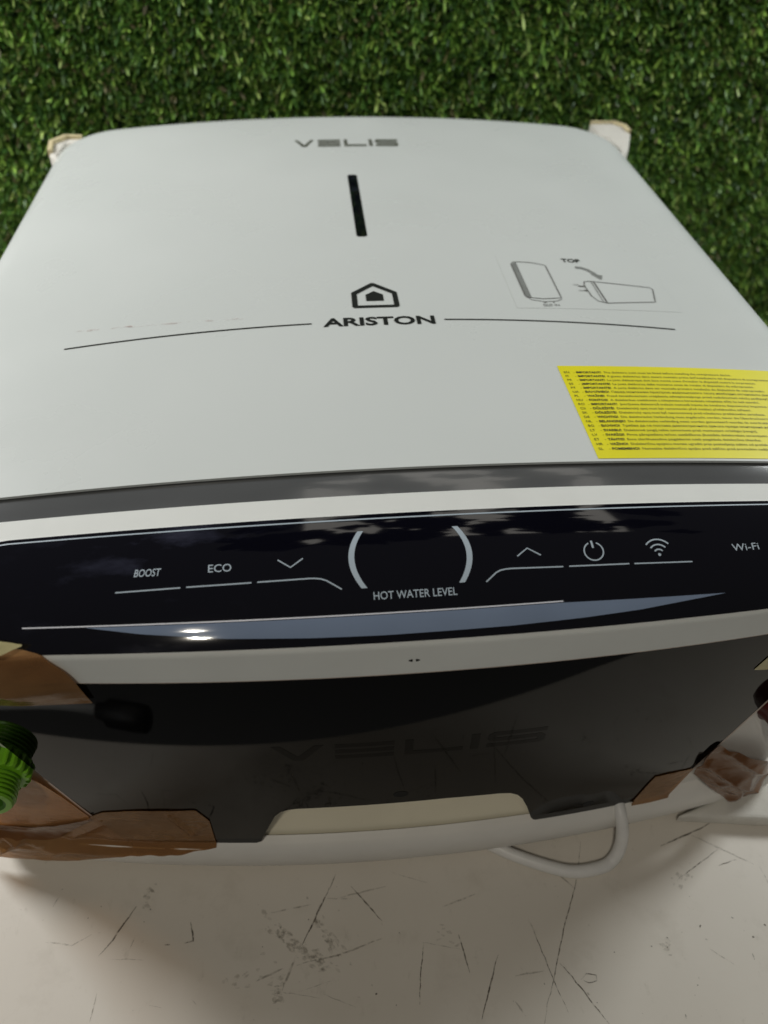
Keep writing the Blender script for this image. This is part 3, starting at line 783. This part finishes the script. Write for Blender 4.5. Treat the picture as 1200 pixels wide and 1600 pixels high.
# lower left: film on the corner and the long band across rim and panel
o = tape('packing_tape', lin(-.244, -.1702, 34), sm([(-.244, .165), (-.20, .178), (-.1835, .1945), (-.1702, .2272)]), sm([(-.244, .262), (-.205, .252), (-.18, .2440), (-.1702, .2300)]), 'tape_thin', .0008, 25, 5.1, .0004)
o['label'] = 'thin tan tape film around the green fitting'
crL = creases([(-.240, .262, -.190, .252, .0030, .006), (-.235, .275, -.215, .258, .0035, .005), (-.127, .2245, -.118, .246, .0012, .003), (-.118, .246, -.111, .236, .0012, .003), (-.200, .270, -.165, .236, .0014, .006), (-.165, .255, -.110, .252, .0010, .005), (-.246, .252, -.205, .262, .0025, .004)])
def bandprof(x, s): return .0062 * min(1, max(0, (s - .258) / .008)) + crL(x, s)
band_t = pww([(-.246, .2500), (-.2265, .2520), (-.195, .2430), (-.1701, .2290), (-.1618, .2228), (-.1450, .2195), (-.1122, .2175), (-.1066, .2300)])
band_b = sm([(-.246, .2860), (-.22, .2830), (-.1987, .2800), (-.1780, .2730), (-.1578, .2660), (-.1300, .2640), (-.1066, .2600)])
o = tape('packing_tape', lin(-.246, -.1066, 130), band_t, band_b, 'tape', .0005, 26, 9.2, .0001, bandprof, nv=48)
o['label'] = 'crumpled brown tape across the lower left corner'
fold_t = sm([(-.244, .2440), (-.215, .2475), (-.19, .2395), (-.1690, .2290)]); fold_b = sm([(-.244, .2570), (-.215, .2560), (-.19, .2500), (-.1690, .2300)])
tape('tape_fold', lin(-.244, -.1690, 40), fold_t, fold_b, 'tape_dark', .0008, 40, 2.7, .0014, bandprof, nv=14)
# lower right
o = tape('packing_tape', lin(.1354, .1655, 30), pww([(.1354, .2590), (.1395, .2400), (.1422, .2290), (.1655, .2290)]), pww([(.1354, .2660), (.1391, .2690), (.1560, .2690), (.1600, .2560), (.1655, .2310)]), 'tape', .0004, 40, 4.4, .0002, lambda x, s: .004 * min(1, max(0, (s - .258) / .008)), nv=26)
o['label'] = 'brown tape patch on the lower right of the underside panel'
crR = creases([(.170, .222, .215, .262, .0030, .007), (.180, .212, .222, .250, .0022, .005), (.195, .262, .228, .258, .0030, .006), (.205, .275, .226, .285, .0025, .005), (.172, .232, .200, .258, .0016, .004)])
def blobprof(x, s):
    return blob0(x, s) + crR(x, s)
def blob0(x, s):
    a = min(1, max(0, (x - .166) / .06)); return .009 * sin(pi * a) * sin(pi * min(1, max(0, (s - .205) / .09)))
o = tape('packing_tape', lin(.1664, .2320, 70), sm([(.1664, .2260), (.1696, .2104), (.1800, .2100), (.1936, .2185), (.2254, .2500), (.2320, .2650)]), sm([(.1664, .2330), (.1800, .2480), (.1950, .2650), (.2030, .2777), (.2150, .2900), (.2320, .2950)]), 'tape_dark', .0016, 30, 7.7, .0004, blobprof, nv=54)
o['label'] = 'bunched brown tape around the lower right corner'
o = sheet('packing_tape', S, lin(.1647, .1980, 12), sm([(.1647, .1290), (.1690, .1180), (.1980, .1020)]), sm([(.1647, .1297), (.1980, .1370)]), 8, .0001, M['tape_pale'], H, wr=wrinkle(.0002, 50, 3.3, .0001))
o['label'] = 'pale tape end on the right of the underside panel'

# ------------------------------------------------------------------ pipe ends
fx, fz, fy = -.2035, .1175, -.0665
def gear(a, i): return 1 + (.045 if sin(a * 22) > 0 else -.045)
pf = bpy.data.objects.new('pipe_fitting', None); col.objects.link(pf); pf.parent = H; pf.location = (0, 0, 0)
pf['label'] = 'bright green threaded plastic fitting'
lathe_y('knurled_ring', [(-.004, .0100), (-.004, .0162), (.0012, .0166), (.0068, .0166), (.0078, .0158), (.0078, .0110)], (fx, fy, fz), M['green'], pf, seg=132, gear=lambda a, i: gear(a, i) if 1 <= i <= 4 else 1)
th = [(.0070, .0128)]
for k in range(5):
    d0 = .0082 + k * .0021
    th += [(d0, .0121), (d0 + .0006, .0132), (d0 + .0012, .0132), (d0 + .0019, .0121)]
th += [(.0195, .0126), (.0205, .0118), (.0205, .0092)]
lathe_y('threaded_spout', th, (fx, fy, fz), M['green'], pf, seg=48)
lathe_y('bore', [(.0205, .0092), (.0196, .0078), (.0100, .0074), (.0100, .0001)], (fx, fy, fz), M['darkgreen'], pf, seg=40)
# red wrapped pipe end on the right
def ragged(a, i): return 1 + .10 * noise.noise(Vector((cos(a) * 2.2, sin(a) * 2.2, i * .7))) + (.07 * noise.noise(Vector((cos(a) * 7, sin(a) * 7, i))) if i < 3 else 0)
lathe_y('pipe_cap', [(-.003, .0175), (.0005, .0165), (.0035, .0138), (.0080, .0128), (.0130, .0122), (.0160, .0112), (.0172, .0085), (.0174, .0001)], (.2050, fy, fz), M['red'], H, seg=56, gear=ragged)['label'] = 'dark red wrapped cap on the right pipe'

# ------------------------------------------------------------------ power cable
tube('power_cable', [(.128, -.072, .0360), (.1282, -.0835, .0335), (.1295, -.0905, .0240), (.1290, -.0955, .0125), (.1250, -.0995, .0060), (.1178, -.1024, .0043), (.1017, -.1036, .0042), (.0871, -.0998, .0042), (.0657, -.0904, .0042), (.045, -.078, .0042), (.02, -.062, .0042)], .0037, M['cable'], H, seg=16, sub=8)

# ------------------------------------------------------------------ foam blocks at the corners
def prism(name, outline, z0, z1, mats, bev=.003, rim=None):
    n = len(outline); V = [(x, y, z0) for x, y in outline] + [(x, y, z1) for x, y in outline]
    F = [tuple(range(n - 1, -1, -1)), tuple(range(n, 2 * n))] + [(i, (i + 1) % n, n + (i + 1) % n, n + i) for i in range(n)]
    o = obj(name, V, F, mats, None, False); bevel(o, bev, 3); return o
def rim(parent, pts, z, wd, hgt):
    """raised yellowed edge along the outside of a block"""
    q = Flat(); q.stroke(pts, wd, step=.006); V = [(u, v, z + hgt * (1 + .25 * noise.noise(Vector((u * 90, v * 90, 0))))) for u, v in q.v]; n = len(V)
    V += [(u, v, z - .004) for u, v in q.v]; k = n // 2
    F = list(q.f) + [(i + 1, i, i + n, i + 1 + n) for i in range(k - 1)] + [(k + i, k + i + 1, k + i + 1 + n, k + i + n) for i in range(k - 1)]
    F += [(0, k, k + n, n), (k - 1, n + k - 1, n + 2 * k - 1, 2 * k - 1)]
    o = obj('yellowed_edge', V, F, M['foam_edge'], parent, False)
    bm = bmesh.new(); bm.from_mesh(o.data); bmesh.ops.recalc_face_normals(bm, faces=bm.faces); bm.to_mesh(o.data); bm.free(); return o
b1 = prism('foam_block', [(-.236, .489), (-.252, .489), (-.2625, .476), (-.2590, .452), (-.2500, .440), (-.2490, .4785), (-.236, .4785)], 0, .2200, M['foam'])
tag(b1, 'white foam corner block behind the upper left corner of the heater', 'foam block', 'foam corner blocks')
rim(b1, [(-.237, .4880), (-.2515, .4880), (-.2615, .4755), (-.2582, .4530)], .2200, .0035, .003)
b2 = prism('foam_block', [(.2435, .516), (.268, .516), (.2765, .505), (.2758, .486), (.2620, .450), (.2500, .432), (.2495, .478), (.2435, .480)], 0, .2205, M['foam'])
tag(b2, 'white foam corner block behind the upper right corner of the heater', 'foam block', 'foam corner blocks')
rim(b2, [(.2445, .5145), (.2675, .5145), (.2752, .5045), (.2752, .49)], .2205, .0035, .002)
b3 = prism('foam_block', [(.172, -.0785), (.300, -.096), (.310, -.02), (.253, -.02), (.2505, -.035), (.225, -.062)], 0, .011, M['foam'])
tag(b3, 'low white foam block under the lower right corner beside the cable', 'foam block', 'foam corner blocks')

# plug on the near table edge (seen mirrored in the underside panel)
pg = bpy.data.objects.new('power_plug', None); col.objects.link(pg)
tag(pg, 'black plug on a grey cable hanging over the near left table edge', 'plug')
def lathe_x(name, prof, c, mat, parent, seg=24):
    V, F = [], []
    for d, r in prof:
        for k in range(seg):
            a = 2 * pi * k / seg; V.append((c[0] + d, c[1] + r * cos(a), c[2] + r * sin(a)))
    for i in range(len(prof) - 1):
        for k in range(seg): F.append((i * seg + k, i * seg + (k + 1) % seg, (i + 1) * seg + (k + 1) % seg, (i + 1) * seg + k))
    return obj(name, V, F, mat, parent)
lathe_x('plug_body', [(0, .0001), (0, .006), (.006, .0075), (.010, .0112), (.032, .0112), (.040, .0105), (.042, .0085), (.042, .0001)], (-.228, -.186, -.014), M['rubber'], pg)
tube('cable', [(-.228, -.186, -.013), (-.245, -.183, -.010), (-.269, -.178, -.010), (-.31, -.168, -.016), (-.36, -.160, -.04)], .0042, M['cable_grey'], pg)
